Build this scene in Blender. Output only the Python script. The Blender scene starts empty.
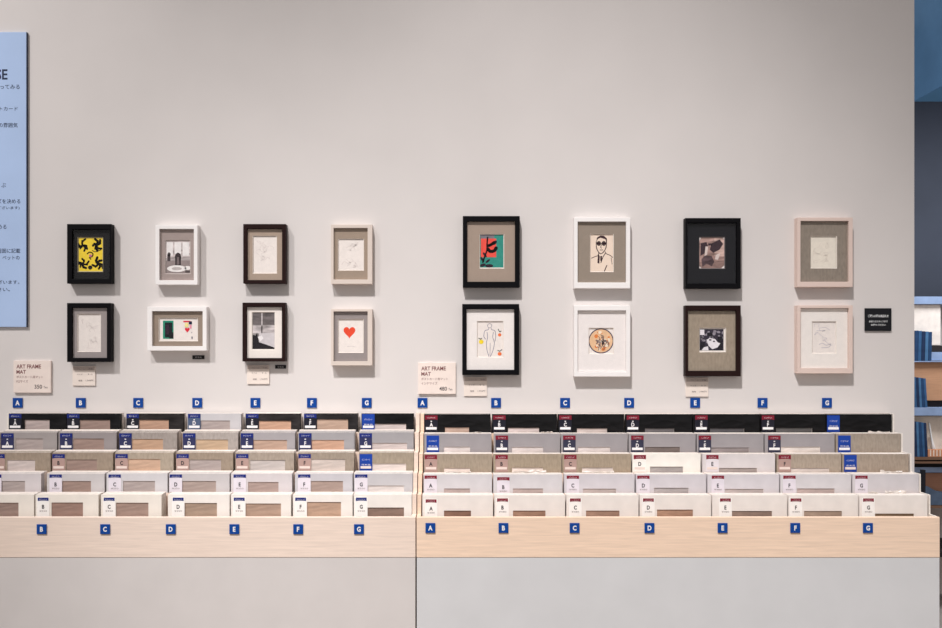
import bpy, bmesh, math, random
from mathutils import Vector
random.seed(7)
C = bpy.context.scene.collection
sc = bpy.context.scene
sc.view_settings.view_transform = 'Standard'
sc.view_settings.look = 'None'

# ---------------------------------------------------------------- camera geometry
D = 3.7; ZC = 1.5; F = 925.0; CX = 458.0; CY = 350.0
def X(px, y=0.0): return (px - CX) / F * (D + y)      # y negative = in front of the wall
def Z(py, y=0.0): return ZC - (py - CY) / F * (D + y)

cam = bpy.data.objects.new('camera', bpy.data.cameras.new('camera'))
C.objects.link(cam)
cam.location = (0, -D, ZC); cam.rotation_euler = (math.pi / 2, 0, 0)
cam.data.sensor_width = 36; cam.data.lens = F / 942 * 36
cam.data.shift_x = (471 - CX) / 942; cam.data.shift_y = (CY - 314) / 942
cam.data.clip_start = 0.05
sc.camera = cam

# ---------------------------------------------------------------- materials
def lin(c): 
    c = c / 255.0
    return c / 12.92 if c <= 0.04045 else ((c + 0.055) / 1.055) ** 2.4
def L(rgb): return (lin(rgb[0]), lin(rgb[1]), lin(rgb[2]), 1)
MATS = {}
def mat(rgb, rough=0.6, noise=0.06, scale=30, kind='plain', spec=0.3, coat=0.0, bump=0.0):
    key = (tuple(rgb), rough, noise, scale, kind, spec, coat, bump)
    if key in MATS: return MATS[key]
    m = bpy.data.materials.new('mat_%s_%d_%d_%d' % (kind, *rgb)); m.use_nodes = True
    nt = m.node_tree; n = nt.nodes; l = nt.links
    b = n['Principled BSDF']
    b.inputs['Roughness'].default_value = rough
    b.inputs['Specular IOR Level'].default_value = spec
    b.inputs['Coat Weight'].default_value = coat
    b.inputs['Coat Roughness'].default_value = 0.25
    tc = n.new('ShaderNodeTexCoord'); mp = n.new('ShaderNodeMapping'); l.new(tc.outputs['Object'], mp.inputs[0])
    base = L(rgb)
    if kind == 'wood':
        mp.inputs['Scale'].default_value = (1.2, 14, 22)
        t = n.new('ShaderNodeTexNoise'); t.inputs['Scale'].default_value = 6; t.inputs['Detail'].default_value = 6
        t.inputs['Distortion'].default_value = 0.6
    elif kind == 'linen':
        mp.inputs['Scale'].default_value = (1.0, 1, 0.35)
        t = n.new('ShaderNodeTexNoise'); t.inputs['Scale'].default_value = 120; t.inputs['Detail'].default_value = 3
    elif kind == 'streak':
        mp.inputs['Rotation'].default_value = (0, 0.9, 0); mp.inputs['Scale'].default_value = (1, 1, 4)
        t = n.new('ShaderNodeTexNoise'); t.inputs['Scale'].default_value = 9; t.inputs['Detail'].default_value = 4
        t.inputs['Distortion'].default_value = 1.2
    else:
        t = n.new('ShaderNodeTexNoise'); t.inputs['Scale'].default_value = scale; t.inputs['Detail'].default_value = 4
    l.new(mp.outputs[0], t.inputs['Vector'])
    r = n.new('ShaderNodeValToRGB')
    lo = [max(0, x * (1 - noise * 2.2)) for x in base[:3]] + [1]
    hi = [min(1, x * (1 + noise * 1.6) + (noise * 0.02)) for x in base[:3]] + [1]
    r.color_ramp.elements[0].position = 0.3; r.color_ramp.elements[1].position = 0.7
    r.color_ramp.elements[0].color = lo; r.color_ramp.elements[1].color = hi
    l.new(t.outputs['Fac'], r.inputs[0]); l.new(r.outputs[0], b.inputs['Base Color'])
    if bump:
        bp = n.new('ShaderNodeBump'); bp.inputs['Strength'].default_value = bump; bp.inputs['Distance'].default_value = 0.01
        l.new(t.outputs['Fac'], bp.inputs['Height']); l.new(bp.outputs[0], b.inputs['Normal'])
        l.new(bp.outputs[0], b.inputs['Coat Normal'])
    MATS[key] = m
    return m
def glass_mat():
    m = bpy.data.materials.new('mat_glass'); m.use_nodes = True
    nt = m.node_tree; n = nt.nodes; l = nt.links
    n.remove(n['Principled BSDF'])
    tr = n.new('ShaderNodeBsdfTransparent'); gl = n.new('ShaderNodeBsdfGlossy'); gl.inputs['Roughness'].default_value = 0.02
 
    mx = n.new('ShaderNodeMixShader'); mx.inputs[0].default_value = 0.035
    l.new(tr.outputs[0], mx.inputs[1]); l.new(gl.outputs[0], mx.inputs[2])
    l.new(mx.outputs[0], n['Material Output'].inputs['Surface'])
    return m
GLASS = glass_mat()

# ---------------------------------------------------------------- mesh helpers
class MB:
    def __init__(s): s.bm = bmesh.new(); s.ms = []
    def mi(s, m):
        if m not in s.ms: s.ms.append(m)
        return s.ms.index(m)
    def box(s, x0, x1, y0, y1, z0, z1, m, skip=()):
        v = [s.bm.verts.new((x, y, z)) for z in (z0, z1) for y in (y0, y1) for x in (x0, x1)]
        F_ = {'b': (0, 2, 3, 1), 't': (4, 5, 7, 6), 'f': (0, 1, 5, 4), 'k': (2, 6, 7, 3), 'l': (0, 4, 6, 2), 'r': (1, 3, 7, 5)}
        i = s.mi(m)
        for k, q in F_.items():
            if k in skip: continue
            f = s.bm.faces.new([v[j] for j in q]); f.material_index = i
        return s
    def poly(s, pts, y, m):            # flat polygon facing -y, pts = (x,z)
        a = sum(pts[i][0] * pts[(i + 1) % len(pts)][1] - pts[(i + 1) % len(pts)][0] * pts[i][1] for i in range(len(pts)))
        if a < 0: pts = pts[::-1]
        f = s.bm.faces.new([s.bm.verts.new((x, y, z)) for x, z in pts]); f.material_index = s.mi(m)
    def prism(s, pts, x0, x1, m):      # profile in (y,z) swept along x
        a = [s.bm.verts.new((x0, y, z)) for y, z in pts]; b = [s.bm.verts.new((x1, y, z)) for y, z in pts]
        i = s.mi(m); n = len(pts)
        for k in range(n):
            s.bm.faces.new([a[k], a[(k + 1) % n], b[(k + 1) % n], b[k]]).material_index = i
        s.bm.faces.new(a[::-1]).material_index = i; s.bm.faces.new(b).material_index = i
    def build(s, name, parent=None, loc=(0, 0, 0), bevel=0, recalc=True):
        if recalc: bmesh.ops.recalc_face_normals(s.bm, faces=[f for f in s.bm.faces])
        me = bpy.data.meshes.new(name)
        s.bm.to_mesh(me); s.bm.free()
        for m in s.ms: me.materials.append(m)
        o = bpy.data.objects.new(name, me); C.objects.link(o); o.location = loc
        if parent: o.parent = parent
        if bevel:
            b = o.modifiers.new('bevel', 'BEVEL'); b.width = bevel; b.segments = 2; b.limit_method = 'ANGLE'
        return o
def tag(o, label=None, cat=None, group=None, kind=None):
    if label: o['label'] = label
    if cat: o['category'] = cat
    if group: o['group'] = group
    if kind: o['kind'] = kind
    return o
def empty(name, loc):
    o = bpy.data.objects.new(name, None); C.objects.link(o); o.location = loc; o.empty_display_size = 0.05
    return o
TXT = {}
def text_mesh(s, m, bold=0.0):
    key = (s, m.name, bold)
    if key in TXT: return TXT[key]
    cu = bpy.data.curves.new('lettering', 'FONT'); cu.body = s; cu.size = 1; cu.align_x = 'LEFT'
    cu.offset = bold; cu.resolution_u = 3
    o = bpy.data.objects.new('tmp', cu); C.objects.link(o)
    bpy.context.view_layer.update()
    dg = bpy.context.evaluated_depsgraph_get()
    me = bpy.data.meshes.new_from_object(o.evaluated_get(dg))
    C.objects.unlink(o); bpy.data.objects.remove(o)
    xs = [v.co.x for v in me.vertices] or [0, 1]; ys = [v.co.y for v in me.vertices] or [0, 1]
    x0, x1, y0, y1 = min(xs), max(xs), min(ys), max(ys)
    for v in me.vertices: v.co = (v.co.x - (x0 + x1) / 2, 0, v.co.y - (y0 + y1) / 2)
    me.materials.clear(); me.materials.append(m)
    me['w'] = x1 - x0; me['h'] = y1 - y0
    TXT[key] = me
    return me
def text(s, m, parent, loc, h=None, w=None, bold=0.0, name='lettering', squeeze=1.0):
    """flat lettering facing -y, centred at loc (parent space), fitted to height h and / or width w"""
    me = text_mesh(s, m, bold)
    o = bpy.data.objects.new(name, me); C.objects.link(o); o.parent = parent; o.location = loc
    k = h / me['h'] if h else w / me['w']
    kx = w / me['w'] if w else k * squeeze
    o.scale = (kx, 1, k)
    return o

# ---------------------------------------------------------------- palette
WALL = mat((219, 212, 209), 0.85, 0.012, 3)
WOODL = mat((236, 215, 200), 0.55, 0.035, kind='wood')
WOODR = mat((240, 211, 187), 0.55, 0.04, kind='wood')
GREY = mat((210, 209, 210), 0.6, 0.015, 6)
CREAM = mat((240, 231, 222), 0.6, 0.03, 60)
NAVY = mat((26, 42, 118), 0.4, 0.03); BLUE = mat((6, 66, 146), 0.35, 0.03); DKRED = mat((128, 28, 48), 0.45, 0.03)
WHITE = mat((245, 242, 240), 0.5, 0.01); PAPER = mat((240, 226, 216), 0.7, 0.02, 40)
INK = mat((40, 36, 44), 0.6, 0.02); BLACK = mat((16, 16, 19), 0.45, 0.05)

# ---------------------------------------------------------------- setting
XE = X(914.3)
w = MB().box(-4.2, XE, 0, 0.16, 0, 4.0, WALL).build('wall_back'); tag(w, kind='structure')
fl = MB().box(-4.2, 5.2, -5.2, 3.4, -0.1, 0, mat((150, 140, 132), 0.5, 0.05, 5)).build('floor'); tag(fl, kind='structure')
YB = 2.3    # the room seen past the end of the wall
ZD = Z(101.5, YB)
dw = mat((52, 55, 66), 0.7, 0.05, 3)
tag(MB().box(XE - 1.5, 5.2, YB, YB + 0.15, 0, ZD + 0.5, dw).build('wall_far'), kind='structure')
# dropped blue ceiling: lower slab with an edge running towards the back, upper ceiling to its left
cb = mat((92, 136, 170), 0.8, 0.03, 4); cb2 = mat((94, 134, 172), 0.8, 0.05, 4)
tag(MB().box(X(915.0, YB), 5.2, -0.6, YB, ZD, ZD + 0.9, cb).build('ceiling'), kind='structure')
tag(MB().box(X(915.0, YB) - 0.012, X(915.0, YB) - 0.002, -0.6, YB, ZD, ZD + 0.9, cb2).build('trim_1'), kind='structure')

# ---------------------------------------------------------------- blue information panel (cut by the photo's left edge)
t = empty('information_panel', (X(26.4, -.01) - 0.45, -0.001, Z(327)))
pw, ph = 0.45, Z(33) - Z(327)
MB().box(-pw, pw, -0.010, 0, 0, ph, mat((176, 198, 234), 0.6, 0.02, 4)).build('board', t, bevel=0.001)
MB().box(pw, pw + 0.0025, -0.0095, 0, 0, ph, mat((48, 56, 78), 0.6, 0.02)).build('edge_strip', t)
lay = MB()
NI = mat((34, 44, 74), 0.6, 0.02)
def ptxt(s, xr, yc, hpx, wpx, bold=0.0):
    k = (D - .01) / F
    text(s, NI, t, (X(xr - wpx / 2, -.0105) - t.location.x, -0.0105, Z(yc, -.01) - t.location.z), h=hpx * k, w=wpx * k, bold=bold)
ptxt('SE', 7.6, 74.5, 10.5, 11.6, 0.02)
ptxt('ってみる', 19.8, 87, 4.3, 19.5)
ptxt('トカード', 17.8, 108.8, 3.8, 18)
ptxt('の雰囲気', 17.8, 125.2, 4.6, 19)
ptxt('ぶ', 6.0, 185.2, 4.4, 4.6)
ptxt('ズを決める', 20.4, 201.3, 4.6, 23)
ptxt('ございます)', 19.6, 208, 3.5, 22)
ptxt('める', 6.6, 226.8, 4.2, 8.6)
ptxt('周囲に記載', 20.4, 250.8, 4.6, 23)
ptxt('ペットの', 19.6, 257.8, 4.0, 17)
ptxt('ざいます。', 19.4, 282, 3.8, 21)
ptxt('さい。', 10, 289.4, 3.8, 12.5)
tag(t, 'tall pale blue information panel with dark lettering at the wall\'s left end', 'panel')

# ---------------------------------------------------------------- framed pictures
FD = 0.035; SF = -FD       # frame depth
YM = -0.024; YP = -0.0245
def ell(cx, cy, rx, ry, n=20, rot=0.0, a0=0, a1=6.2832):
    out = []
    for i in range(n):
        a = a0 + (a1 - a0) * i / n
        x, y = rx * math.cos(a), ry * math.sin(a)
        out.append((cx + x * math.cos(rot) - y * math.sin(rot), cy + x * math.sin(rot) + y * math.cos(rot)))
    return out
def stroke(pts, w0, asp=1.0):
    """ribbon polygons along pts in (u,v); returns list of quads"""
    out = []
    for (a, b), (c, d) in zip(pts[:-1], pts[1:]):
        dx, dy = c - a, (d - b) * asp
        n = math.hypot(dx, dy) or 1
        ox, oy = -dy / n * w0, dx / n * w0 / asp
        out.append([(a + ox, b + oy), (c + ox, d + oy), (c - ox, d - oy), (a - ox, b - oy)])
        if w0 > .018: out.append(ell(c, d, w0, w0 / asp, 10))
    return out
def curve(p, n=8):      # catmull-rom
    q = [p[0]] + list(p) + [p[-1]]; out = []
    for i in range(1, len(q) - 2):
        for k in range(n):
            s = k / n
            f = lambda j: 0.5 * ((2 * q[i][j]) + (-q[i-1][j] + q[i+1][j]) * s + (2*q[i-1][j] - 5*q[i][j] + 4*q[i+1][j] - q[i+2][j]) * s*s + (-q[i-1][j] + 3*q[i][j] - 3*q[i+1][j] + q[i+2][j]) * s**3)
            out.append((f(0), f(1)))
    out.append(p[-1]); return out
def heart(cx, cy, w_, h_, n=28):
    out = []
    for i in range(n):
        a = 2 * math.pi * i / n
        x = 16 * math.sin(a) ** 3; y = 13 * math.cos(a) - 5 * math.cos(2*a) - 2 * math.cos(3*a) - math.cos(4*a)
        out.append((cx + x / 32 * w_, cy - (y + 2.5) / 29 * h_))
    return out

def picture(outer, opening, frame_rgb, mat_rgb, prt, art, label, mat_kind='plain', paper=(238, 228, 222), bevel_rgb=(232, 222, 212)):
    x0, y0, x1, y1 = outer
    left = (x0 + x1) / 2 < CX
    X0 = X(x0, SF) if left else X(x0); X1 = X(x1) if left else X(x1, SF)
    Z1 = Z(y0, SF); Z0 = Z(y1, SF)
    o0, p0, o1, p1 = opening
    if left: O0, O1 = X(o0, SF), X(o1, SF)
    else: O0, O1 = X(o0, SF), X(o1, SF)
    P1, P0 = Z(p0, SF), Z(p1, SF)
    cx = (X0 + X1) / 2
    t = empty('framed_picture', (cx, -0.0005, Z0))
    fm = mat(frame_rgb, 0.5, 0.04 if frame_rgb[0] < 60 else 0.008, kind='wood', spec=0.08)
    a = lambda v: v - cx
    b_ = lambda v: v - Z0
    m = MB()
    yb = 0
    # four mitred rails
    oc = [(a(X0), b_(Z0)), (a(X1), b_(Z0)), (a(X1), b_(Z1)), (a(X0), b_(Z1))]
    ic = [(a(O0), b_(P0)), (a(O1), b_(P0)), (a(O1), b_(P1)), (a(O0), b_(P1))]
    V = [[m.bm.verts.new((x, y, z)) for x, z in ring] for ring, y in ((oc, 0), (oc, -FD), (ic, -FD), (ic, 0))]
    fi = m.mi(fm)
    for r in range(4):
        for k in range(4):
            q = [V[r][k], V[r][(k+1) % 4], V[(r+1) % 4][(k+1) % 4], V[(r+1) % 4][k]]
            m.bm.faces.new(q).material_index = fi
    m.build('frame', t, bevel=0.0012)
    # mat board with a bevelled opening
    q0, r0, q1, r1 = prt
    Q0, Q1, R1, R0 = a(X(q0, YM)), a(X(q1, YM)), b_(Z(r0, YM)), b_(Z(r1, YM))
    m = MB(); g = 0.0008
    mm = mat(mat_rgb, 0.8, 0.012 if mat_kind == 'plain' else 0.06, 60, kind=mat_kind, spec=0.15)
    eo = [(ic[0][0] + g, ic[0][1] + g), (ic[1][0] - g, ic[1][1] + g), (ic[2][0] - g, ic[2][1] - g), (ic[3][0] + g, ic[3][1] - g)]
    bw = 0.0022
    ei = [(Q0, R0), (Q1, R0), (Q1, R1), (Q0, R1)]
    eb = [(Q0 + bw, R0 + bw), (Q1 - bw, R0 + bw), (Q1 - bw, R1 - bw), (Q0 + bw, R1 - bw)]
    V = [[m.bm.verts.new((x, y, z)) for x, z in ring] for ring, y in ((eo, -0.020), (eo, YM), (ei, YM), (eb, YM + 0.0022), (eb, -0.020))]
    i1 = m.mi(mm); i2 = m.mi(mat(bevel_rgb, 0.6, 0.02))
    for r in range(5):
        for k in range(4):
            f = m.bm.faces.new([V[r][k], V[r][(k+1) % 4], V[(r+1) % 5][(k+1) % 4], V[(r+1) % 5][k]])
            f.material_index = i2 if r == 2 else i1
    m.build('mat_board', t)
    # print behind the board, its drawing laid into the same mesh
    m = MB(); yp = -0.0195
    pm = mat(paper, 0.75, 0.02, 80, spec=0.1)
    m.poly([(Q0 - .003, R0 - .003), (Q1 + .003, R0 - .003), (Q1 + .003, R1 + .003), (Q0 - .003, R1 + .003)], yp, pm)
    W_, H_ = Q1 - Q0, R1 - R0
    asp = H_ / W_
    lay = 0
    for sh in art(asp):
        col, polys = sh[0], sh[1]
        kind = sh[2] if len(sh) > 2 else 'plain'
        lay += 1
        am = mat(col, 0.8, 0.04 if kind == 'plain' else 0.3, 60, kind=kind, spec=0.1)
        for pg in polys:
            pts = []
            for u, v in pg:
                u = min(1, max(0, u)); v = min(1, max(0, v))
                pts.append((Q0 + u * W_, R1 - v * H_))
            cl = [p for k, p in enumerate(pts) if (p[0] - pts[k-1][0]) ** 2 + (p[1] - pts[k-1][1]) ** 2 > 1e-12]
            if len(cl) > 2: m.poly(cl, yp - 0.00012 * lay, am)
    m.build('print', t, recalc=False)
    m = MB(); m.poly([(ic[0][0] + g, ic[0][1] + g), (ic[1][0] - g, ic[1][1] + g), (ic[2][0] - g, ic[2][1] - g), (ic[3][0] + g, ic[3][1] - g)], -0.027, GLASS)
    m.build('glass', t, recalc=False)
    tag(t, label, 'picture', 'framed pictures on the wall')
    return t

def rect(u0, v0, u1, v1): return [(u0, v0), (u1, v0), (u1, v1), (u0, v1)]
def art_yellow(s):
    R_ = random.Random(3)
    k = (24, 20, 22)
    A = [((247, 214, 62), [rect(.04, .03, .96, .97)])]
    P = []
    for cx, cy, sg in ((.2, .24, 1), (.74, .22, -1), (.2, .76, -1), (.8, .76, 1)):
        for j in range(5):
            an = j * 1.25 + sg * .5 + R_.random()
            r = .8 + .5 * R_.random()
            pts = curve([(cx - .02, cy), (cx + .1 * r * math.cos(an), cy + .08 * r * math.sin(an)), (cx + .19 * r * math.cos(an + .6 * sg), cy + .15 * r * math.sin(an + .6 * sg))], 4)
            P += stroke(pts, .028 + .02 * R_.random(), s)
            P.append(ell(cx + .12 * r * math.cos(an), cy + .09 * r * math.sin(an), .05, .03, 10, an))
    A.append((k, P))
    A.append((k, [ell(.48, .87, .085, .06)]))
    A.append((k, stroke(curve([(.36, .48), (.46, .43), (.58, .47), (.56, .55), (.46, .58), (.5, .63)]), .022, s)))
    A.append(((210, 120, 150), [ell(.49, .53, .06, .035)]))
    A.append((k, stroke(curve([(.56, .38), (.68, .42), (.9, .36)]), .014, s)))
    return A
def art_room(s):
    return [((205, 192, 190), [rect(0, 0, 1, .62)], 'streak'), ((150, 136, 134), [rect(0, .6, 1, 1)]),
            ((238, 232, 230), [rect(.06, .06, .3, .46), rect(.36, .06, .62, .4), rect(.68, .06, .93, .46)]),
            ((80, 70, 72), [rect(.08, .42, .2, .62), ell(.15, .42, .06, .06)]),
            ((62, 52, 54), [ell(.5, .5, .12, .13), rect(.39, .5, .61, .76)]), ((120, 106, 106), [rect(.45, .5, .55, .72)]),
            ((240, 234, 231), [ell(.45, .84, .38, .1), ell(.88, .82, .12, .06)]), ((190, 180, 178), [ell(.45, .84, .2, .045)]),
            ((84, 74, 74), [rect(.78, .9, 1, .95)])]
def art_cards(s):
    return [((40, 140, 112), [rect(.1, .12, .37, .9)]), ((24, 30, 34), [rect(.15, .2, .34, .84)]),
            ((52, 34, 50), [rect(.17, .3, .26, .7)]), ((20, 24, 26), [rect(.26, .62, .37, .88)]),
            ((222, 46, 66), [heart(.72, .53, .12, .22), rect(.62, .13, .8, .19)]),
            ((30, 34, 60), [rect(.76, .15, .84, .28)]), ((236, 150, 170), [rect(.78, .3, .83, .46)]),
            ((240, 226, 150), [rect(.66, .22, .75, .4)]), ((60, 60, 84), [rect(.83, .8, .855, .9), rect(.83, .6, .84, .66)])]
def faint(seed, col=(224, 212, 207), n=8):
    def f(s):
        R_ = random.Random(seed); P = []
        for i in range(n):
            x, y = .2 + .5 * R_.random(), .15 + .65 * R_.random()
            pts = [(x, y)]
            for k in range(4):
                pts.append((min(.88, max(.12, pts[-1][0] + R_.uniform(-.16, .2))), min(.9, max(.08, pts[-1][1] + R_.uniform(-.1, .12)))))
            P += stroke(curve(pts, 5), .009, s)
        return [(col, P)]
    return f
def art_window(s):
    return [((160, 152, 150), [rect(0, 0, 1, 1)], 'streak'), ((104, 96, 96), [rect(0, .02, .4, .34), rect(.46, .02, 1, .34)], 'streak'),
            ((196, 186, 186), [rect(.4, 0, .45, .6), rect(0, .36, 1, .56)], 'streak'),
            ((205, 198, 200), [rect(.3, .56, 1, .96)]),
            ((34, 30, 34), [[(0, .62), (.14, .64), (.22, .54), (.25, .66), (.3, .8), (.55, .85), (1, .95), (1, 1), (0, 1)]]),
            ((236, 230, 230), [[(.25, .66), (.42, .62), (.5, .7), (.34, .78)]]), ((28, 24, 28), [ell(.08, .66, .07, .05)])]
def art_heart(s):
    return [((232, 76, 48), [heart(.44, .41, .46, .35)]), ((200, 190, 190), stroke([(.34, .82), (.5, .8), (.66, .82)], .006, s))]
def art_leaf(s):
    dk = (44, 30, 44)
    A = [((52, 142, 128), [rect(.02, .02, .97, .97)]), ((124, 120, 128), [rect(.04, .02, .6, .13)]), ((238, 84, 72), [rect(.06, .13, .68, .67)])]
    P = stroke(curve([(.33, .08), (.31, .3), (.3, .48), (.2, .68), (.14, .82)]), .03, s)
    P += stroke(curve([(.33, .42), (.44, .5), (.6, .48), (.68, .4)]), .065, s) + stroke(curve([(.36, .34), (.48, .3), (.6, .24)]), .06, s)
    P += [ell(.62, .25, .1, .05, rot=-.5), ell(.66, .42, .07, .06), ell(.22, .6, .1, .04, rot=.7), ell(.14, .9, .12, .045, rot=-.2), ell(.4, .92, .16, .05), ell(.12, .74, .1, .04, rot=.8), ell(.34, .78, .1, .035, rot=-.5)]
    return A + [(dk, P)]
def art_figure(s):
    ln = (120, 112, 140)
    P = stroke(curve(ell(.48, .13, .08, .06, 10) + [(.56, .13)], 3), .008, s)
    P += stroke(curve([(.44, .2), (.42, .24), (.3, .27), (.26, .42), (.33, .5)]), .01, s) + stroke(curve([(.54, .2), (.56, .24), (.68, .27), (.71, .42), (.68, .56)]), .01, s)
    P += stroke(curve([(.38, .3), (.4, .45), (.36, .6), (.38, .8), (.46, .98)]), .01, s) + stroke(curve([(.62, .3), (.6, .45), (.66, .6), (.6, .82), (.5, .98)]), .01, s)
    P += stroke(curve([(.5, .6), (.5, .75), (.49, .95)]), .007, s)
    return [((226, 218, 216), [rect(0, 0, 1, .02), rect(0, 0, .012, 1)]), (ln, P),
            ((240, 118, 66), [ell(.86, .38, .065, .045), ell(.86, .9, .075, .05)]), ((244, 214, 50), [ell(.16, .57, .09, .06)]),
            ((46, 60, 62), stroke([(.8, .22), (.86, .3), (.92, .27)], .014, s) + stroke([(.78, .8), (.86, .83), (.95, .78)], .014, s) + stroke([(.06, .47), (.14, .5), (.18, .47)], .016, s))]
def art_man(s):
    k = (62, 38, 44)
    P = stroke(curve([(.27, .2), (.28, .36), (.36, .47), (.46, .52), (.58, .47), (.68, .36), (.7, .2)]), .018, s)
    P += [[(.27, .22), (.3, .1), (.45, .04), (.6, .05), (.72, .12), (.72, .26), (.66, .14), (.46, .1), (.34, .13)]]
    P += stroke(curve(ell(.38, .25, .07, .05, 10) + [(.45, .25)], 2), .02, s) + stroke(curve(ell(.59, .25, .07, .05, 10) + [(.66, .25)], 2), .02, s)
    P += [ell(.38, .25, .05, .035), ell(.59, .25, .05, .035)]
    P += stroke([(.45, .25), (.52, .25)], .014, s) + stroke(curve([(.49, .27), (.46, .36), (.51, .37)]), .014, s) + stroke([(.42, .42), (.56, .42)], .014, s)
    P += stroke(curve([(.37, .48), (.36, .56), (.2, .6), (.06, .64)]), .014, s) + stroke(curve([(.64, .46), (.7, .52), (.85, .56), (.97, .62)]), .014, s)
    P += [[(.34, .52), (.42, .58), (.4, .78), (.32, .76)], [(.44, .58), (.52, .58), (.5, .74), (.44, .7)]]
    P += stroke([(.66, .5), (.56, .6), (.46, .76)], .016, s) + stroke([(.72, .82), (.6, 1)], .02, s) + stroke([(.9, .62), (.94, .8)], .01, s)
    return [(k, P)]
def art_disc(s):
    A = [((54, 50, 84), [ell(.5, .5, .5, .5 / s, 36)]), ((232, 190, 150), [ell(.5, .5, .46, .46 / s, 36)])]
    R_ = random.Random(5); P = []; Q = []
    for i in range(26):
        an = R_.random() * 6.28; r = R_.random() * .36
        P.append(ell(.5 + r * math.cos(an), .5 + r * math.sin(an) / s, .06 * R_.random() + .025, .07 / s * R_.random() + .015, 12, an))
        an = R_.random() * 6.28; r = R_.random() * .28
        c = (.5 + r * math.cos(an), .5 + r * math.sin(an) / s)
        Q += stroke(curve([c, (c[0] + .06, c[1] + .08), (c[0] + .02, c[1] + .15)], 4), .013, s)
    return A + [((222, 128, 66), P[::2]), ((240, 222, 200), P[1::2]), ((120, 96, 100), Q)]
def art_face(s):
    return [((168, 136, 128), [rect(0, 0, 1, 1)], 'streak'), ((196, 166, 156), [rect(.6, .0, 1, .6)], 'streak'),
            ((62, 46, 52), [[(.08, .2), (.3, .16), (.36, .3), (.22, .52), (.06, .6)], [(.5, .2), (.8, .08), (.94, .22), (.8, .4), (.56, .5), (.42, .4)], rect(.36, .2, .52, .27)]),
            ((92, 72, 76), [[(.1, .7), (.24, .58), (.5, .6), (.6, .78), (.5, .92), (.3, .84), (.14, .94)]], 'streak'),
            ((214, 196, 190), [[(.26, .3), (.36, .3), (.32, .56), (.22, .6)], [(.66, .56), (.84, .5), (.74, .72), (.62, .7)]]),
            ((240, 232, 228), [[(0, 0), (.1, 0), (0, .16)], [(0, 1), (.12, 1), (0, .9)], [(1, 1), (.84, 1), (1, .88)], [(1, 0), (.9, 0), (1, .1)]])]
def art_crowd(s):
    R_ = random.Random(9); A = [((52, 46, 58), [rect(.02, .06, .92, .93)])]
    P = [ell(.08 + .84 * R_.random(), .12 + .7 * R_.random(), .03 + .05 * R_.random(), .03 + .05 * R_.random(), 9, R_.random() * 3) for i in range(20)]
    P = [[(min(.9, max(.03, u)), min(.92, max(.07, v))) for u, v in p] for p in P]
    return A + [((150, 142, 152), P), ((30, 26, 34), [rect(.3, .2, .5, .34), rect(.7, .36, .88, .9), rect(.04, .6, .22, .9)]),
            ((232, 226, 230), [[(.28, .5), (.4, .42), (.6, .46), (.7, .6), (.8, .64), (.7, .8), (.5, .88), (.36, .74)], [(.18, .8), (.34, .76), (.36, .92), (.1, .92)], rect(.04, .08, .2, .3)]),
            ((60, 54, 64), [ell(.42, .5, .05, .03), ell(.56, .56, .04, .03)])]
def art_scribble(s):
    return [((196, 188, 190), [rect(0, 0, 1, .018), rect(0, 0, .02, 1)]), ((204, 196, 202), faint(11, n=6)(s)[0][1] + stroke(curve([(.3, .72), (.45, .68), (.6, .74), (.78, .7), (.7, .8), (.4, .82)]), .014, s))]

BLK = (13, 12, 15); DBR = (38, 23, 22); WHT = (240, 235, 233); BEI = (216, 202, 192); PNK = (222, 200, 190)
picture((67, 224, 114.5, 283.5), (72, 229.5, 109.5, 279), BLK, (22, 21, 22), (77.5, 237, 103.2, 272), art_yellow, 'black framed print of black shapes on yellow, black mat', paper=(244, 224, 150), bevel_rgb=(150, 140, 120))
picture((155.4, 225, 200, 284.7), (159.3, 229, 193.8, 280.3), WHT, (164, 148, 143), (165, 240, 190.5, 274), art_room, 'white framed black and white photo of a table in a room, taupe mat', bevel_rgb=(196, 184, 178))
picture((147.3, 306.7, 209, 350.7), (152, 311.2, 202.6, 346.2), WHT, (150, 133, 119), (158.7, 317.8, 198, 341.2), art_cards, 'white landscape frame with a green block and small red heart')
picture((67, 303, 114, 362), (71.8, 307.7, 106.8, 358), BLK, (158, 148, 146), (77.2, 313.8, 101, 351.8), faint(2), 'black frame with a blank pale print in a mauve grey mat')
picture((243.2, 224, 287.5, 283.5), (247, 228.6, 282, 280), DBR, (172, 152, 136), (252.7, 235.7, 277, 273.5), faint(4), 'dark brown frame with a faint white print in a tan mat')
picture((331, 224.5, 373, 284), (333.6, 228, 367.6, 279.6), BEI, (160, 142, 126), (338, 238.7, 364, 270.5), faint(5), 'beige frame with a faint white print in a brown taupe mat')
picture((242.4, 302.6, 287, 361.5), (246.5, 306.8, 281.8, 358.2), DBR, (240, 230, 222), (251.8, 312, 275, 349.7), art_window, 'dark brown frame with a black and white photo in a white mat')
picture((331, 309, 373, 365.5), (333.6, 311.5, 367.6, 361.3), BEI, (150, 140, 138), (338, 319, 363.7, 352.8), art_heart, 'beige frame with a red heart on white card, grey mat')
picture((462.8, 216, 519.8, 287.3), (467, 221.2, 515.2, 281.7), BLK, (166, 147, 133), (479.4, 234, 504.2, 268.5), art_leaf, 'black frame with dark leaf shapes on red and teal')
picture((462.2, 304, 519.2, 375), (466.3, 309, 514.4, 370), BLK, (240, 232, 228), (477, 321, 503.4, 357.5), art_figure, 'black frame with an outline figure and orange fruits, white mat')
picture((573, 217.7, 630.3, 288.3), (577.7, 221.6, 626.2, 282.5), WHT, (150, 136, 123), (590, 233.8, 613.7, 272), art_man, 'white frame with a sketch of a man in glasses, taupe mat', paper=(240, 218, 200))
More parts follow.
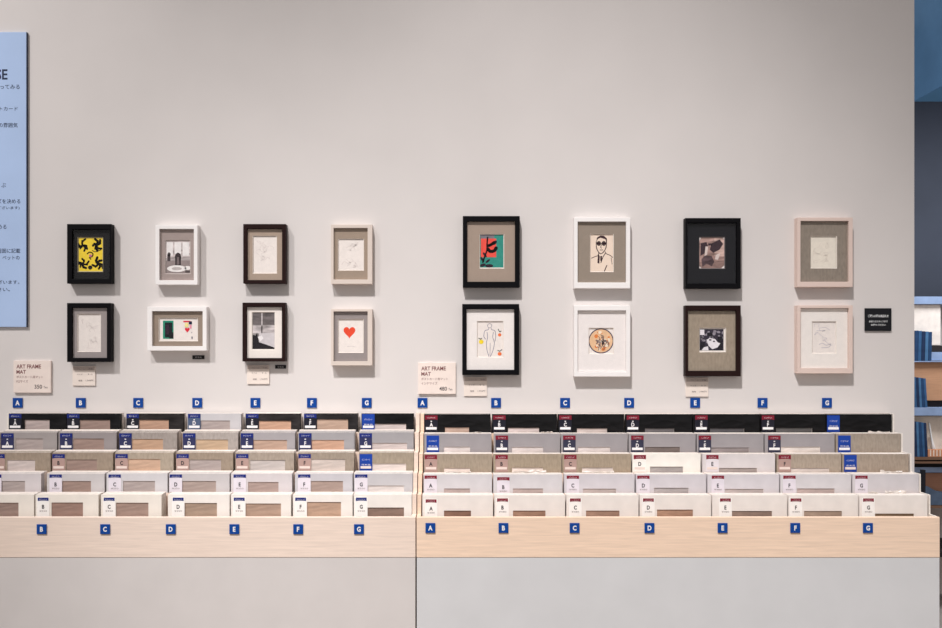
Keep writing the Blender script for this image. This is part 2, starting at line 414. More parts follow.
picture((573, 305.6, 630.3, 376.6), (577.7, 310.5, 626.2, 372), WHT, (238, 230, 227), (588.6, 327.8, 613.8, 354), art_disc, 'white frame with a round orange patterned disc in a white mat')
picture((683.2, 218, 740.8, 288.5), (687.5, 222.8, 736.8, 283.5), BLK, (22, 22, 27), (699, 236.8, 725, 268.7), art_face, 'black frame with a charcoal close-up face in a black mat', bevel_rgb=(120, 110, 110))
picture((683.2, 305.4, 740.8, 376.3), (688, 310.6, 736.4, 371), DBR, (158, 143, 126), (699.2, 327.6, 726, 352.2), art_crowd, 'dark brown frame with a small black and white photo, khaki mat', mat_kind='linen')
picture((794.2, 217.5, 852.8, 287), (800.6, 221, 848.7, 281.8), PNK, (144, 132, 120), (810.5, 236, 837, 268.4), faint(8, (226, 214, 200)), 'pale pinkish wood frame with a faint cream print, khaki mat', mat_kind='linen', paper=(236, 226, 212))
picture((794.2, 305.3, 852.8, 373.5), (800.6, 308.2, 848.9, 368.3), PNK, (240, 232, 226), (812, 321.3, 836.4, 353.6), art_scribble, 'pale pinkish wood frame with a faint scribbled drawing, white mat')

# ---------------------------------------------------------------- small signs on the wall
def card(name, r, th, rgb, label, cat, group=None, bev=0.0008):
    x0, y0, x1, y1 = r
    t = empty(name, ((X(x0) + X(x1)) / 2, -0.0005, Z(y1)))
    hw = (X(x1) - X(x0)) / 2; h = Z(y0) - Z(y1)
    MB().box(-hw, hw, -th, 0, 0, h, mat(rgb, 0.6, 0.02, 30)).build('plate', t, bevel=bev)
    tag(t, label, cat, group)
    return t, hw, h, th
def price_sign(r, price, l2, label):
    t, hw, h, th = card('price_sign', r, 0.009, (238, 222, 213), label, 'sign')
    RD = mat((132, 84, 84), 0.6, 0.02)
    k = D / F
    def tx(s, x0, x1, yc, hh, m=RD, b=0.0): text(s, m, t, (X((x0 + x1) / 2) - t.location.x, -th - .0004, Z(yc) - t.location.z), h=hh * k, w=(x1 - x0) * k, bold=b)
    ox, oy = r[0], r[1]
    tx('ART FRAME', ox + 3, ox + 27.5, oy + 5.8, 4.0, b=0.02)
    tx('MAT', ox + 3, ox + 12.5, oy + 11.2, 3.7, b=0.02)
    tx('ポストカード用マット', ox + 3, ox + 29.5, oy + 16.3, 2.6)
    tx(l2, ox + 3, ox + (14.5 if len(l2) < 6 else 19), oy + 20.6, 2.6)
    tx(price, ox + 21, ox + 28.6, oy + 26, 4.0, mat((70, 60, 62)), 0.01); tx('Yen', ox + 30, ox + 34, oy + 26.6, 2.2, mat((70, 60, 62)))
price_sign((14.6, 360.6, 51.8, 392.6), '350', 'KGサイズ', 'cream price sign reading ART FRAME MAT 350, above left stand')
price_sign((418.4, 362.6, 455.8, 393.8), '480', 'インチサイズ', 'cream price sign reading ART FRAME MAT 480, between picture groups')
def info_card(r, label):
    t, hw, h, th = card('caption_card', r, 0.005, (236, 222, 212), label, 'card', 'small caption cards under the pictures')
    MB().box(-hw * .96, hw * .96, -th - .0004, -th, h * .78, h * .97, mat((190, 174, 166), 0.6, 0.02)).build('header_band', t)
    G_ = mat((120, 108, 108), 0.6, 0.02)
    for s, u, v, wd, hh in (('フレーム', -.25, .86, .7, .08), ('木製', .6, .86, .4, .08), ('サイズ', -.35, .58, .5, .07), ('黒・白', .55, .58, .4, .07), ('価格', -.3, .26, .35, .09), ('1,944円', .5, .26, .65, .09)):
        text(s, G_, t, (u * hw, -th - .0006, v * h), h=hh * h, w=wd * hw)
info_card((73, 366, 95.7, 385.6), 'cream caption card under the mauve matted black frame')
info_card((247.4, 365, 269.4, 384), 'cream caption card under the dark brown framed photo')
info_card((464, 376.8, 487, 396), 'cream caption card under the outline figure picture')
info_card((685.6, 377.4, 708, 396.6), 'cream caption card under the khaki matted picture, above plate E')
def black_label(r, label):
    t, hw, h, th = card('name_plate', r, 0.003, (20, 18, 20), label, 'label', 'tiny black name plates')
    text('SAMPLE'[:0] + '見本品', mat((170, 165, 165)), t, (0, -th - .0004, h / 2), h=h * .45, w=hw * 1.1)
black_label((192.6, 355.3, 204.6, 359.2), 'tiny black plate under the white landscape frame')
black_label((275.2, 365, 286.2, 368.6), 'tiny black plate under the dark brown framed photo')
t, hw, h, th = card('notice_sign', (864.3, 308.3, 890.8, 331), 0.006, (16, 16, 22), 'black square notice with three lines of white Japanese text', 'sign')
TW = mat((235, 235, 235), 0.6, 0.01)
for s, v, wd, hh in (('ご購入の際は商品札を', .66, 1.55, .12), ('お近くのスタッフまで', .42, 1.4, .09), ('お持ちください', .27, 1.1, .09)):
    text(s, TW, t, (0, -th - .0004, v * h), h=hh * h, w=wd * hw, bold=0.02)

# ---------------------------------------------------------------- display stands
ROWY = {5: -0.055, 4: -0.125, 3: -0.195, 2: -0.265, 1: -0.335}
YF = -0.400; ZF = Z(517.2, YF)
RPX = {'L': {5: 413.6, 4: 432.6, 3: 452.6, 2: 473.6, 1: 494.6}, 'R': {5: 414.2, 4: 433.7, 3: 454.0, 2: 474.3, 1: 495.2}}
ROWZS = {s_: {r_: Z(RPX[s_][r_], ROWY[r_]) for r_ in ROWY} for s_ in 'LR'}
RISE = {'L': {5: .002, 4: .0085, 3: .0065, 2: .0045, 1: .0028}, 'R': {5: .002, 4: .0005, 3: .0005, 2: .0005, 1: .0005}}
def stand(x0, x1, wood, tl, tr, hmat, label, side):
    ROWZ = ROWZS[side]
    t = empty('display_stand', ((x0 + x1) / 2, YF, 0)); ox = t.location.x
    a = lambda v: v - ox
    Y = lambda v: v - YF
    zb = Z(557.5, YF)
    MB().box(a(x0), a(x1), Y(YF), Y(YF + .018), zb, ZF, wood).build('front_board', t, bevel=0.0015)
    MB().box(a(x0 + .001), a(x1 - .001), Y(YF + .001), Y(YF + .018), 0, zb - 0.001, GREY if side == 'R' else mat((211, 204, 201), 0.6, 0.015, 6)).build('lower_panel', t)
    # stepped side panels
    for xa, xb, pmat in ((x0, x0 + tl, CREAM if side == 'L' else wood), (x1 - tr, x1, CREAM if side == 'R' else wood)):
        prof = [(Y(-.001), 0.0), (Y(YF + .0185), 0.0), (Y(YF + .0185), ZF)]
        for r in (1, 2, 3, 4, 5):
            prof += [(Y(ROWY[r] + .001), prof[-1][1]), (Y(ROWY[r] + .001), ROWZ[r] + .001)]
        prof += [(Y(-.001), prof[-1][1])]
        m = MB(); m.prism(prof, a(xa), a(xb), pmat); m.build('side_panel', t)
    # tier boxes: a floor and a riser for each row
    for r in (1, 2, 3, 4, 5):
        zf = ROWZ[r] - hmat
        yb = ROWY[r] + .0685
        MB().box(a(x0 + tl + .0005), a(x1 - tr - .0005), Y(ROWY[r] + (.001 if r > 1 else -.045)), Y(min(yb, -.001)), zf - .012, zf - .0008, wood).build('tier_shelf', t)
        if r < 5:
            MB().box(a(x0 + tl + .0005), a(x1 - tr - .0005), Y(yb - .0035), Y(yb), zf, ROWZ[r] - .004, wood).build('tier_riser', t)
    tag(t, label, 'display stand', 'stepped display stands')
HL, HR = 0.235, 0.285
XL0, XL1, XR0, XR1 = -1.777, -0.1515, -0.1480, 1.7190
stand(XL0, XL1, WOODL, .006, .015, HL, 'left stepped display stand, pale wood board over grey panel', 'L')
stand(XR0, XR1, WOODR, .014, .005, HR, 'right stepped display stand, warmer wood board over grey panel', 'R')

K = (15, 14, 16); TP = (158, 142, 126); GW = (208, 200, 201)
br = (158, 134, 124); orr = (200, 160, 136); gr = (176, 162, 158); lt = (208, 194, 190)
# per row: (x0, x1, window x0, window x1 | None, window top y, mat colour, window colour, tag x0)
LEFT = {
 5: [(9, 66, 25, 49.5, 420, K, (186, 170, 166)), (67.5, 120, 80, 110, 420, K, br), (126.5, 183, 139, 168.7, 420, (40, 36, 36), (186, 150, 128)),
     (187.5, 241, 199.5, 230, 420.5, (196, 192, 194), gr), (245.5, 300, 259, 291, 421, (44, 40, 40), orr), (304, 357.5, 317, 348, 419.5, (38, 35, 36), (188, 160, 142)), (361.5, 413.6, 373, 406, 424, K, lt)],
 4: [(1, 57, 15.5, 43, 438.5, (160, 152, 150), gr), (58.5, 116.5, 73, 104, 438.5, (150, 142, 142), br), (119, 177, 132, 163, 439, (158, 148, 142), (190, 156, 130)),
     (182.5, 238, 196, 228, 439.5, (172, 162, 156), (196, 168, 140)), (240.5, 295, 253, 287, 440, (164, 158, 160), (188, 158, 140)), (298, 354.5, 311, 344, 440, (160, 156, 158), orr), (359, 413.6, 371, 407, 443, (160, 156, 158), lt)],
 3: [(-8, 50.5, 7, 35, 460, TP, lt), (52.5, 113, 66, 97, 459.5, TP, br), (115, 173.5, 128, 160.3, 459, (172, 158, 142), (204, 170, 146)),
     (176, 233, 189, 221, 459.5, TP, gr), (235.5, 294, 250, 285, 460, (166, 152, 139), (196, 186, 182)), (298, 354, 311, 345, 459, (158, 144, 130), (204, 190, 182)), (359, 413.6, 371, 406, 463.5, (162, 148, 131), (226, 212, 206))],
 2: [(-12, 41, -2, 25, 481, GW, gr), (47, 104.5, 62, 91, 481, (200, 194, 194), br), (106.5, 167.5, 123, 155, 481, (206, 202, 204), gr),
     (169, 229.5, 182, 216, 481, (196, 190, 190), (170, 152, 144)), (231, 292, 248, 278.5, 482, GW, (172, 150, 142)), (295, 352.5, 311, 343, 481, (196, 192, 196), (170, 148, 138)), (354, 412.6, 368, 404, 485.5, (194, 190, 192), (220, 210, 206))],
 1: [(-20, 34, -10, 18.5, 502.7, (238, 230, 220), br), (35.5, 98.5, 51.5, 83, 502.5, (238, 230, 220), (160, 130, 118)), (101, 161.5, 116, 148.4, 502.7, (238, 230, 220), (168, 142, 130)),
     (168, 229.5, 181, 217, 503, (240, 233, 226), (172, 148, 130)), (231, 291, 240, 281, 503.5, (238, 231, 224), (180, 152, 134)), (293, 352.5, 304, 341, 502, (240, 233, 226), (192, 160, 138)), (353.8, 411.7, 365, 404, 507.5, (240, 233, 226), (140, 116, 104))]}
MG = (158, 152, 154); OW = (236, 228, 222)
RIGHT = {
 5: [(424.3, 490.5, 445, 469, 427.5, K, (190, 164, 150)), (492.3, 557, 508, 539, 428, K, (210, 196, 194)), (558, 624, 577, 607, 428.5, K, lt), (625.5, 692, 645, 674, 428.5, K, (110, 106, 108)),
     (693, 759.5, 710, 744, 428.5, K, (88, 86, 90)), (761, 825.5, 776, 812, 428, K, (92, 90, 90)), (826.5, 891.6, None, None, 0, K, gr)],
 4: [(424.3, 491.5, 444, 470, 446.7, MG, (216, 206, 204)), (494, 560, 512, 543, 447, MG, (216, 206, 204)), (561, 627.5, 578, 610, 447, MG, (216, 206, 204)), (629, 695.5, 645, 680, 447, MG, (120, 108, 104)),
     (697, 763.5, 711, 749, 447.5, MG, (150, 140, 140)), (765, 834.5, 781, 820, 446.8, MG, (224, 214, 208)), (836, 900.8, None, None, 0, (162, 149, 136), gr)],
 3: [(424, 492, 444, 470, 468, (164, 149, 132), (232, 218, 210)), (493.5, 561.5, 512, 543, 467.5, (166, 150, 131), (232, 218, 210)), (562.5, 631, 582, 613, 467.5, (166, 150, 131), (220, 208, 202)), (632.5, 700.5, 650, 683, 466.6, (242, 236, 228), (170, 162, 160)),
     (702.5, 775, 719, 757, 468, (214, 206, 206), (168, 156, 152)), (777, 841, 790, 829, 468, (170, 155, 140), (216, 204, 198)), (842.5, 908.6, None, None, 0, (166, 150, 135), gr)],
 2: [(423.6, 492, 444, 470, 488.5, (208, 203, 205), (186, 168, 164)), (493.5, 562.5, 513, 543, 488.5, (208, 203, 205), (186, 168, 164)), (564.5, 634.5, 583, 616, 488.7, (206, 200, 204), (190, 176, 172)), (636, 706, 654, 688.5, 487.8, (206, 200, 204), (176, 168, 168)),
     (707.5, 779, 725, 763.5, 489, (208, 202, 206), (190, 178, 176)), (780.5, 851, 797, 834.5, 488.5, (208, 203, 205), (188, 170, 166)), (852.5, 918.8, None, None, 0, (206, 200, 202), gr)],
 1: [(422.4, 493, 444, 471, 510.6, OW, (140, 108, 92)), (494.5, 565, 513, 545.5, 510.6, OW, (164, 130, 110)), (566.5, 638.5, 586, 619.5, 510.6, OW, (166, 134, 116)), (640, 711, 657, 693, 509.6, OW, (176, 140, 118)),
     (712.5, 787, 732, 772, 511, OW, (150, 128, 116)), (788.5, 858, 804, 842, 511, OW, (170, 148, 132)), (859.5, 927.4, 875, 914, 513.6, OW, (140, 118, 96))]}
ORD = {5: 'top', 4: 'second', 3: 'middle', 2: 'fourth', 1: 'front'}
def cname(c):
    r, g, b = c
    if r < 60: return 'black'
    if r > 232: return 'cream white'
    if r - b > 10: return 'taupe'
    if r > 190: return 'light grey'
    return 'mid grey'
TW2 = mat((236, 232, 232), 0.5, 0.01); BODYW = mat((250, 246, 242), 0.5, 0.01)
FILL = MB()
TAGX = {('L', 5): [9, 67, 126.5, 188, 246, 304, 362], ('L', 4): [1.2, 60, 119.2, 183, 240.8, 299, 359.4], ('L', 3): [-7.6, 52.4, 115.4, 176.4, 236, 298.4, 359.6],
        ('L', 2): [-11, 49.5, 108.5, 169.6, 233.5, 298, 355], ('L', 1): [-19, 37, 103, 172, 233, 294.4, 355],
        ('R', 5): [425, 493, 559, 626.5, 695, 761.6, 827], ('R', 4): [426.5, 495.5, 563, 631, 698.5, 768, 838], ('R', 3): [424.6, 495.3, 564, 633.4, 706, 778.3, 844],
        ('R', 2): [424.4, 497, 566.5, 637, 711.5, 783, 855], ('R', 1): [424.8, 496.2, 569, 642, 719, 789.5, 862]}
BLUETAG = {('L', 5, 6), ('L', 3, 6), ('R', 4, 0), ('R', 5, 6), ('R', 4, 6), ('R', 3, 6)}
OFFY = {('R', 2, 1): 1.6, ('R', 1, 0): 1.0, ('L', 4, 1): 0}
def mat_body(m, w, h, win, th, face, edge, flip=False):
    """upright board, front face at y=0, back at th; win=(x0,x1,z0,z1) cut right through"""
    i1, i2 = m.mi(face), m.mi(edge)
    oc = [(-w/2, 0), (w/2, 0), (w/2, h), (-w/2, h)]
    if not win:
        m.box(-w/2, w/2, 0, th, 0, h, edge, skip=('f', 'r', 'l'))
        m.poly(oc, 0, face)
        for x in (-w/2, w/2):
            f = m.bm.faces.new([m.bm.verts.new(p) for p in ((x, 0, 0), (x, th, 0), (x, th, h), (x, 0, h))]); f.material_index = i1
        return
    ic = [(win[0], win[2]), (win[1], win[2]), (win[1], win[3]), (win[0], win[3])]
    V = [[m.bm.verts.new((x, y, z)) for x, z in ring] for ring, y in ((oc, th), (oc, 0), (ic, 0), (ic, th))]
    for r in range(4):
        for k in range(4):
            f = m.bm.faces.new([V[r][k], V[r][(k+1) % 4], V[(r+1) % 4][(k+1) % 4], V[(r+1) % 4][k]])
            f.material_index = i2 if ((r == 0 and k == 2) or r == 2) else i1
def slot(side, r, i, d):
    x0, x1, w0, w1, wy, mc, wc = d
    y = ROWY[r]; ztop = ROWZS[side][r]; h = HL if side == 'L' else HR
    X0, X1 = X(x0, y), X(x1, y); cx = (X0 + X1) / 2; w_ = X1 - X0
    letter = 'ABCDEFG'[i]
    dark = mc[0] < 60
    kind = 'linen' if (mc[0] - mc[2] > 10 and mc[0] < 230) else 'plain'
    fm = mat(mc, 0.5, 0.07 if kind == 'linen' else (0.22 if dark else 0.03), 14, kind='streak' if dark else kind, coat=0.05 if dark else 0.1, spec=0.15, bump=0.25 if dark else 0.05)
    em = mat((238, 228, 220), 0.6, 0.05, 90)
    z0 = ztop - h
    t = empty('picture_mat', (cx, y, z0))
    m = MB(); win = None
    if w0 is not None:
        wz = Z(wy, y) - z0
        win = (X(w0, y) - cx, X(w1, y) - cx, max(0.03, wz - 0.14), wz)
    mat_body(m, w_, h, win, 0.0025, fm, em)
    m.build('board', t)
    if win:
        MB().box(win[0] - .01, win[1] + .01, 0.0027, 0.0037, win[2] - .01, win[3] + .01, mat(wc, 0.45, 0.1, kind='streak', coat=0.3, bump=0.2)).build('backing', t)
    # sticker
    tx = TAGX[(side, r)][i]; oy = OFFY.get((side, r, i), 0)
    k = (D + y) / F
    tw = 12.6 * k
    ytop = {5: 413.8, 4: 433.3, 3: 454, 2: 474.4, 1: 497.5}[r] + (0.6 if side == 'R' and r < 5 else 0)
    if side == 'R': ytop += {5: 1.6, 4: 1.6, 3: 0.3, 2: 0.5, 1: 0.2}[r]
    ytop += oy
    th_px = {5: 14.6, 4: 15, 3: 15, 2: 15.5, 1: 19}[r]
    zt = min(Z(ytop, y) - z0, h - .001); zb = zt - (th_px + 2) * k
    xc = X(tx + 6.3, y) - cx
    hd = NAVY if side == 'L' else DKRED
    full = (side, r, i) in BLUETAG
    body = {5: (28, 28, 40) if not full else (30, 70, 160), 4: (48, 50, 88) if side == 'L' else (54, 54, 74), 3: (178, 148, 140) , 2: (224, 216, 224), 1: (250, 246, 242)}[r]
    if side == 'L' and r == 5 and i == 3: body = (78, 92, 120)
    if side == 'R' and r == 3 and i in (3, 4): body = (246, 240, 234) if i == 3 else (226, 218, 222)
    if full: body = (24, 62, 150)
    if full: hd = mat((26, 66, 160), 0.4, 0.02)
    light = body[0] < 120
    s = MB().box(xc - tw/2, xc + tw/2, -0.0012, -0.0002, zb, zt, mat(body, 0.45, 0.02)).build('sticker', t)
    hh = (3.6 if r <= 2 else 4.6) * k
    if full: hh = 9 * k
    # header with an arched lower edge
    m = MB(); a_ = tw * .5 * (.86 if r == 1 else .98)
    pts = [(xc - a_, zt), (xc + a_, zt), (xc + a_, zt - hh)] + [(xc + a_ * math.cos(q), zt - hh + (hh * .16) * math.sin(q)) for q in [math.pi * j / 8 for j in range(1, 8)]] + [(xc - a_, zt - hh)]
    m.poly(pts, -0.0015, hd); m.build('header', s, recalc=False)
    text('ポストカード' if side == 'L' else 'インチサイズ', TW2, s, (xc, -0.0017, zt - hh * (.5 if not full else .62)), h=hh * (.32 if not full else .2), w=tw * .62, name='header_text')
    if full:
        text('見本品', TW2, s, (xc, -0.0017, zt - 10.6 * k), h=1.5 * k, w=tw * .7, name='line_text')
    else:
        lz = {5: 9.2, 4: 10, 3: 9, 2: 10, 1: 9.2}[r]
        text(letter, TW2 if light else INK, s, (xc, -0.0016, zt - lz * k), h=4.0 * k, bold=0.03, name='letter', squeeze=.82)
        if light: MB().box(xc - .7 * k, xc + .7 * k, -.0016, -.0013, zt - 6.4 * k, zt - 5.4 * k, TW2).build('mark', s)
    if r >= 3:
        zz = zt - (th_px - .5) * k
        MB().box(xc - tw * .42, xc + tw * .42, -.0016, -.0013, zz, zz + 2.4 * k, mat((246, 242, 242) if r > 3 else (232, 214, 206), 0.5, 0.01)).build('price_strip', s)
    else:
        text('¥350' if side == 'L' else '¥480', mat((150, 140, 140)), s, (xc, -.0016, zt - (13.4 if r == 1 else 14) * k), h=1.5 * k, w=tw * .6, name='price_text')
    sd = 'left' if side == 'L' else 'right'
    extra = {True: ' with blue sticker', False: ''}[full]
    tag(t, '%s mat%s, %s, front of slot %s, %s row, %s stand' % (cname(mc), extra, 'cut window' if win else 'plain face', letter, ORD[r], sd), 'mat', 'picture mats in the %s stand' % sd)
    # mats filed behind it
    depth = 0.0085 if r < 5 else 0.0066
    th = depth - .0012
    m2 = None
    R_ = random.Random((side == 'L') * 1000 + r * 10 + i)
    for n in range(1, 7):
        yy = y + .0042 + (n - 1) * depth
        jx = R_.uniform(-.001, .001); jz = R_.uniform(-.0018, 0.0) + RISE[side][r] * min(1, n / 4.0)
        if n <= 3:
            if m2 is None:
                mm = MB(); mat_body(mm, w_, h, None, th, fm, em); o = mm.build('picture_mat'); m2 = o
            else:
                o = m2.copy(); C.objects.link(o)
            o.location = (cx + jx, yy, z0); o.scale = (1, 1, 1 + jz / h)
            tag(o, '%s mats filed directly behind the front mat of slot %s, %s row, %s stand' % (cname(mc), letter, ORD[r], sd), 'mat', 'mats filed in slot %s of the %s row, %s stand' % (letter, ORD[r], sd))
        else:
            FILL.box(cx + jx - w_/2, cx + jx + w_/2, yy, yy + th, z0, ztop + jz, em)
for r in (5, 4, 3, 2, 1):
    for i in range(7):
        slot('L', r, i, LEFT[r][i]); slot('R', r, i, RIGHT[r][i])
tag(FILL.build('picture_mats'), 'cream edged mats at the backs of all the slots', 'mats', kind='stuff')

# crumpled clear sleeves poking up out of a few slots
def flap(row, x0, x1, hpx, seed, label, dy=0.0):
    y = ROWY[row] + .0405 + dy; R_ = random.Random(seed); k = (D + y) / F
    t = MB(); n = 9; top = []; bot = []
    cm = mat((236, 228, 222), 0.25, 0.08, 60, coat=0.6)
    xs = [X(x0 + (x1 - x0) * j / n, y) for j in range(n + 1)]; cx = (xs[0] + xs[-1]) / 2
    rows = []
    for lv in range(4):
        rows.append([t.bm.verts.new((xs[j] - cx + R_.uniform(-.001, .001), R_.uniform(-.002, .002) - lv * .0012, lv / 3 * hpx * k * (R_.uniform(.35, 1) if lv else 1))) for j in range(n + 1)])
    ii = t.mi(cm)
    for lv in range(3):
        for j in range(n):
            t.bm.faces.new([rows[lv][j], rows[lv][j+1], rows[lv+1][j+1], rows[lv+1][j]]).material_index = ii
    o = t.build('plastic_sleeve', loc=(cx, y, ROWZS['R'][row] - .0005))
    tag(o, label, 'sleeve', 'crumpled clear sleeves on the stands')
flap(4, 868, 890, 2.2, 1, 'crumpled clear sleeve below the blank black mat, right stand')
flap(1, 868, 878, 2.6, 2, 'small crumpled sleeve above sticker G, front row, right stand')
flap(1, 885, 906, 5.0, 3, 'largest crumpled clear sleeve at right end of front row')
flap(2, 880, 902, 3.4, 4, 'crumpled clear sleeve at right end of fourth row')
flap(2, 512, 546, 3.6, 5, 'crumpled clear sleeve below mat B, middle row, right stand')
flap(2, 582, 614, 3.4, 6, 'crumpled clear sleeve below mat C, middle row, right stand')
flap(2, 446, 471, 2.6, 10, 'crumpled clear sleeve below mat A, middle row, right stand')
flap(4, 473, 481, 1.6, 7, 'tiny crumpled sleeve below mat A, top row, right stand')
flap(4, 541, 553, 1.8, 8, 'small crumpled sleeve below mat B, top row, right stand')

# ---------------------------------------------------------------- blue letter plates
def plate(px, py, y, letter, label, group):
    k = (D + y) / F; s_ = 9.8 * k
    o = empty('letter_plate', (X(px, y), y - .0003, Z(py, y) - s_ / 2))
    m = MB().box(-s_/2, s_/2, -.004, 0, 0, s_, BLUE); m.build('plate', o, bevel=.0008)
    text(letter, TW2, o, (0, -.0043, s_ / 2), h=5.0 * k, bold=0.04, name='letter', squeeze=.84)
    tag(o, label, 'letter plate', group)
for side, xs in (('left', (18, 81, 138.4, 197.4, 255.5, 312, 366.8)), ('right', (422.5, 496, 565, 629, 695, 762.3, 826.7))):
    for c, x in zip('ABCDEFG', xs):
        plate(x, 402.8, 0, c, 'blue plate with white letter %s on the wall above the %s stand' % (c, side), 'blue letter plates on the wall')
for side, xs, cs, yy in (('left', (42, 105.4, 171, 234.5, 298.3, 359), 'BCDEFG', 529), ('right', (430.4, 503.4, 574.5, 649.3, 722.4, 795, 867.6), 'ABCDEFG', 527.8)):
    for c, x in zip(cs, xs):
        plate(x, yy, YF, c, 'blue plate with white letter %s on the wood front of the %s stand' % (c, side), 'blue letter plates on the stand fronts')

# ---------------------------------------------------------------- shelving in the room beyond
YS = 1.62     # front of the far shelving
def bx(name, x0, x1, y0, y1, ya, yb, m, parent=None, bevel=0):
    """pixel rectangle at depth ya, going back to yb"""
    o = parent.location if parent else Vector((0, 0, 0))
    return MB().box(X(x0, ya) - o.x, X(x1, ya) - o.x, ya - o.y, yb - o.y, Z(y1, ya) - o.z, Z(y0, ya) - o.z, m).build(name, parent, bevel=bevel)
sh = empty('shelving_unit', (X(935, YS), YS, 0))
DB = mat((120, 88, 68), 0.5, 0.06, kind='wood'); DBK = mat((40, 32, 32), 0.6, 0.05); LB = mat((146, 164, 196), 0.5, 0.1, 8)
xa, xb = 880, 985
YK = YS + .38
bx('back_panel', xa, xb, 300, 640, YS + .38, YS + .40, mat((196, 182, 176), 0.7, 0.03), sh)
for (a0, a1) in ((457, 460), (461.5, 463.5)):
    bx('shelf', xa, xb, a0, a1, YS - .06, YK - .001, DB, sh)
for (a0, a1) in ((505.5, 508), (552, 557)):
    bx('shelf', xa, xb, a0, a1, YS - .02, YK - .001, DBK if a0 > 520 else DB, sh)
bx('shelf', xa, xb, 463.8, 467, YS, YK - .001, DBK, sh)
for (a0, a1) in ((296.5, 304), (352, 360.5), (407.5, 415.5), (467.3, 472.5)):
    bx('shelf_rail', xa, xb, a0, a1, YS - (.06 if a0 == 407.5 else .03 if a0 < 350 else .029), YS - .012, LB, sh)
    bx('shelf', xa, xb, a0 + 1, a1 - .5, YS - .011, YK - .001, LB, sh)
bx('ledge', xa, xb, 361.0, 362.0, YS - .055, YS - .0305, LB, sh)
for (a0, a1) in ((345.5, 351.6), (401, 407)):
    bx('dark_board', xa, xb, a0, a1, YS - .009, YK - .001, DBK, sh)  # near-black boards below the cream and orange boxes
tag(sh, 'tall shelving with pale blue and wooden shelves beyond the wall\'s right edge', 'shelving')
def board_thing(r, rgb, name, label, cat, ya, yb, kind='plain'):
    x0, y0, x1, y1 = r
    t = empty(name, (X((x0 + x1) / 2, ya), ya, Z(y1, ya)))
    bx('board', x0, x1, y0, y1, ya, yb, mat(rgb, 0.6, 0.04, kind=kind), t, bevel=.001)
    tag(t, label, cat, 'boxes and boards on the far shelves')
    return t
board_thing((909, 304.6, 940.6, 345), (240, 224, 212), 'storage_box', 'cream box on the uppermost far shelf', 'box', YS - .008, YS + .03)
board_thing((909, 361, 960, 400.5), (196, 146, 112), 'storage_box', 'orange brown box on the second far shelf', 'box', YS - .030, YS + .05, 'wood')
board_thing((909, 416.2, 960, 455), (238, 222, 206), 'storage_box', 'cream box on the third far shelf, behind the blue folders', 'box', YS - .005, YS + .03)
bo = board_thing((928, 449.5, 960, 456.9), (206, 138, 100), 'cardboard_tray', 'low orange striped tray beside the third row of blue folders', 'tray', YS - .058, YS - .034)
for j in range(5):
    bx('stripe', 930 + j * 3.2, 931.2 + j * 3.2, 450, 456.2, YS - .0584, YS - .0581, mat((238, 214, 196)), bo)
board_thing((909, 473, 960, 503.6), (184, 132, 106), 'storage_box', 'brown box low on the far shelving behind the stand end', 'box', YS + .03, YS + .2, 'wood')
# dark cloth in front of it
m = MB(); t = empty('folded_cloth', (X(932, YS - .02), YS - .02, Z(505, YS - .02)))
pts = [(918, 484), (928, 486.5), (936, 491), (960, 495), (960, 505), (918, 505)]
pp = [(X(a, YS - .02) - t.location.x, Z(b, YS - .02) - t.location.z) for a, b in pts]
v0 = [m.bm.verts.new((a, 0, b)) for a, b in pp]; v1 = [m.bm.verts.new((a, .035, b)) for a, b in pp]
im = m.mi(mat((84, 98, 118), 0.8, 0.1, 20))
m.bm.faces.new(v0).material_index = im; m.bm.faces.new(v1[::-1]).material_index = im
for j in range(len(pp)): m.bm.faces.new([v0[j], v0[(j+1) % len(pp)], v1[(j+1) % len(pp)], v1[j]]).material_index = im
m.build('cloth', t); tag(t, 'slate blue folded cloth in front of the low brown box', 'cloth')
# dark post beside the stand end
t = empty('display_post', (X(924, .6), .6, 0))
MB().box(X(922.2, .6) - t.location.x, X(925.6, .6) - t.location.x, 0, .02, 0, Z(470, .6), mat((34, 34, 42), 0.5, 0.05)).build('post', t)
MB().box(X(922, .6) - t.location.x - .05, X(925.6, .6) - t.location.x + .05, -.04, .06, 0.0005, .012, mat((34, 34, 42), 0.5, 0.05)).build('base', t)
tag(t, 'thin dark post just behind the right end of the stand', 'post')
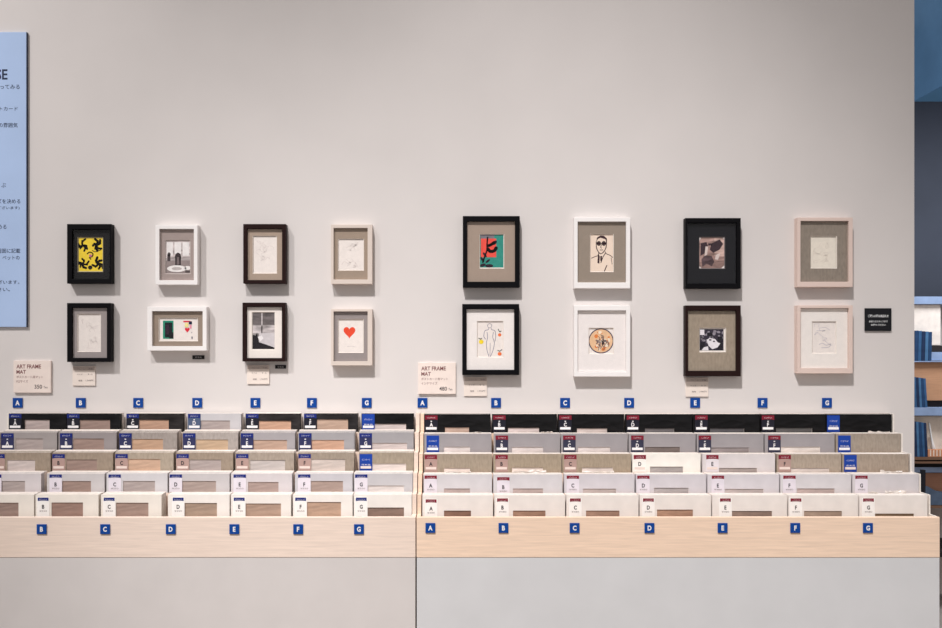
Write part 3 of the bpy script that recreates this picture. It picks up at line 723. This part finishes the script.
# blue folders, each its own
FB = [mat((36, 66, 104), 0.4, 0.1, 25), mat((54, 92, 132), 0.4, 0.1, 25), mat((30, 48, 80), 0.4, 0.1, 25), mat((72, 112, 150), 0.4, 0.1, 25)]
names = {0: ('first', 330.5, 360.8), 1: ('second', 377, 407.2), 2: ('third', 421.5, 456.4)}
for sidx, (nm, y0, y1) in names.items():
    n = 5; x0 = 914.8; x1 = (932, 928, 928.5)[sidx]
    for j in range(n):
        a = x0 + (x1 - x0) * j / n - .2; b = x0 + (x1 - x0) * (j + 1) / n - .5
        ya = YS - (.052, .055, .055)[sidx]; zb = (Z(361, YS - .055), Z(407.5, YS - .06), Z(457, YS - .06))[sidx] + .0006; h = Z(y0 + (j * 0.35), ya) - zb
        t = empty('blue_folder', (X((a + b) / 2, ya), ya, zb)); wdt = X(b, ya) - X(a, ya)
        m = MB(); lean = (-.006 - .001 * j) if sidx != 0 else .004
        V = [m.bm.verts.new(p) for p in ((-wdt/2, 0, 0), (wdt/2, 0, 0), (wdt/2, .02, 0), (-wdt/2, .02, 0), (-wdt/2 + lean, 0, h), (wdt/2 + lean, 0, h), (wdt/2 + lean, .02, h), (-wdt/2 + lean, .02, h))]
        ii = m.mi(FB[(j + sidx) % 4])
        for q in ((0,1,5,4), (1,2,6,5), (2,3,7,6), (3,0,4,7), (4,5,6,7), (0,3,2,1)): m.bm.faces.new([V[w2] for w2 in q]).material_index = ii
        m.build('cover', t, bevel=.0006)
        pass
        tag(t, 'blue folders in the %s upright row on the far shelves' % nm, 'folder', 'blue folders in the %s row of the far shelves' % nm)
# white boards leaning beside the third row of folders
for j, (a0, a1, y0) in enumerate(((929, 934, 423), (930.5, 937, 436))):
    ya = YS - .031 + j * .012; t = empty('leaning_board', (X(a1, ya), ya, Z(457, YS - .06) + .0006))
    m = MB(); x_ = X(a0, ya) - X(a1, ya); h = Z(y0, ya) - Z(456.4, ya); ii = m.mi(WHITE); e = .006
    V = [m.bm.verts.new(p) for p in ((0, 0, 0), (e, 0, 0), (e, .01, 0), (0, .01, 0), (x_, 0, h), (x_ + e, 0, h), (x_ + e, .01, h), (x_, .01, h))]
    for q in ((0,1,5,4), (1,2,6,5), (2,3,7,6), (3,0,4,7), (4,5,6,7), (0,3,2,1)): m.bm.faces.new([V[w2] for w2 in q]).material_index = ii
    m.build('board', t)
    tag(t, ('tall' if j == 0 else 'short') + ' white board leaning against the third row of blue folders', 'board')

# ---------------------------------------------------------------- light
wd = bpy.data.worlds.new('world'); sc.world = wd; wd.use_nodes = True
wd.node_tree.nodes['Background'].inputs[0].default_value = (1.0, 0.965, 0.95, 1)
wd.node_tree.nodes['Background'].inputs[1].default_value = 0.41
def spot(loc, target, energy, size, blend, radius, color=(1, .983, .978)):
    d = bpy.data.lights.new('spot', 'SPOT'); d.energy = energy; d.spot_size = math.radians(size); d.spot_blend = blend
    d.shadow_soft_size = radius; d.color = color
    o = bpy.data.objects.new('track_light', d); C.objects.link(o); o.location = loc
    o.rotation_euler = (Vector(target) - Vector(loc)).to_track_quat('-Z', 'Y').to_euler()
    return o
tg = Vector((0.85, 0, -0.45)); k = 6.0
spot(tg + Vector((-.42, -1, 1.75)) * k, tg, 5600, 27, 1.0, 0.36)
tg = Vector((-2.35, 0, 1.95)); k = 7.0
spot(tg + Vector((-.55, -1, 1.3)) * k, tg, 5100, 21, 1.0, 0.36)
d = bpy.data.lights.new('far_fill', 'AREA'); d.energy = 45; d.size = 0.6; d.color = (.86, .93, 1)  # unseen fill, added to brighten the far wall, ceiling and shelves
o = bpy.data.objects.new('far_room_fill', d); C.objects.link(o); o.location = (3.3, 0.9, 2.75); o.rotation_euler = (0.35, 0, 0)
d = bpy.data.lights.new('soffit_fill', 'AREA'); d.energy = 26; d.size = 0.5; d.color = (.8, .9, 1)  # added fill hidden behind the wall, lifts the blue ceiling edge
o = bpy.data.objects.new('soffit_fill', d); C.objects.link(o); o.location = (0.6, 1.2, 1.9); o.rotation_euler = (0, -2.2, 0)
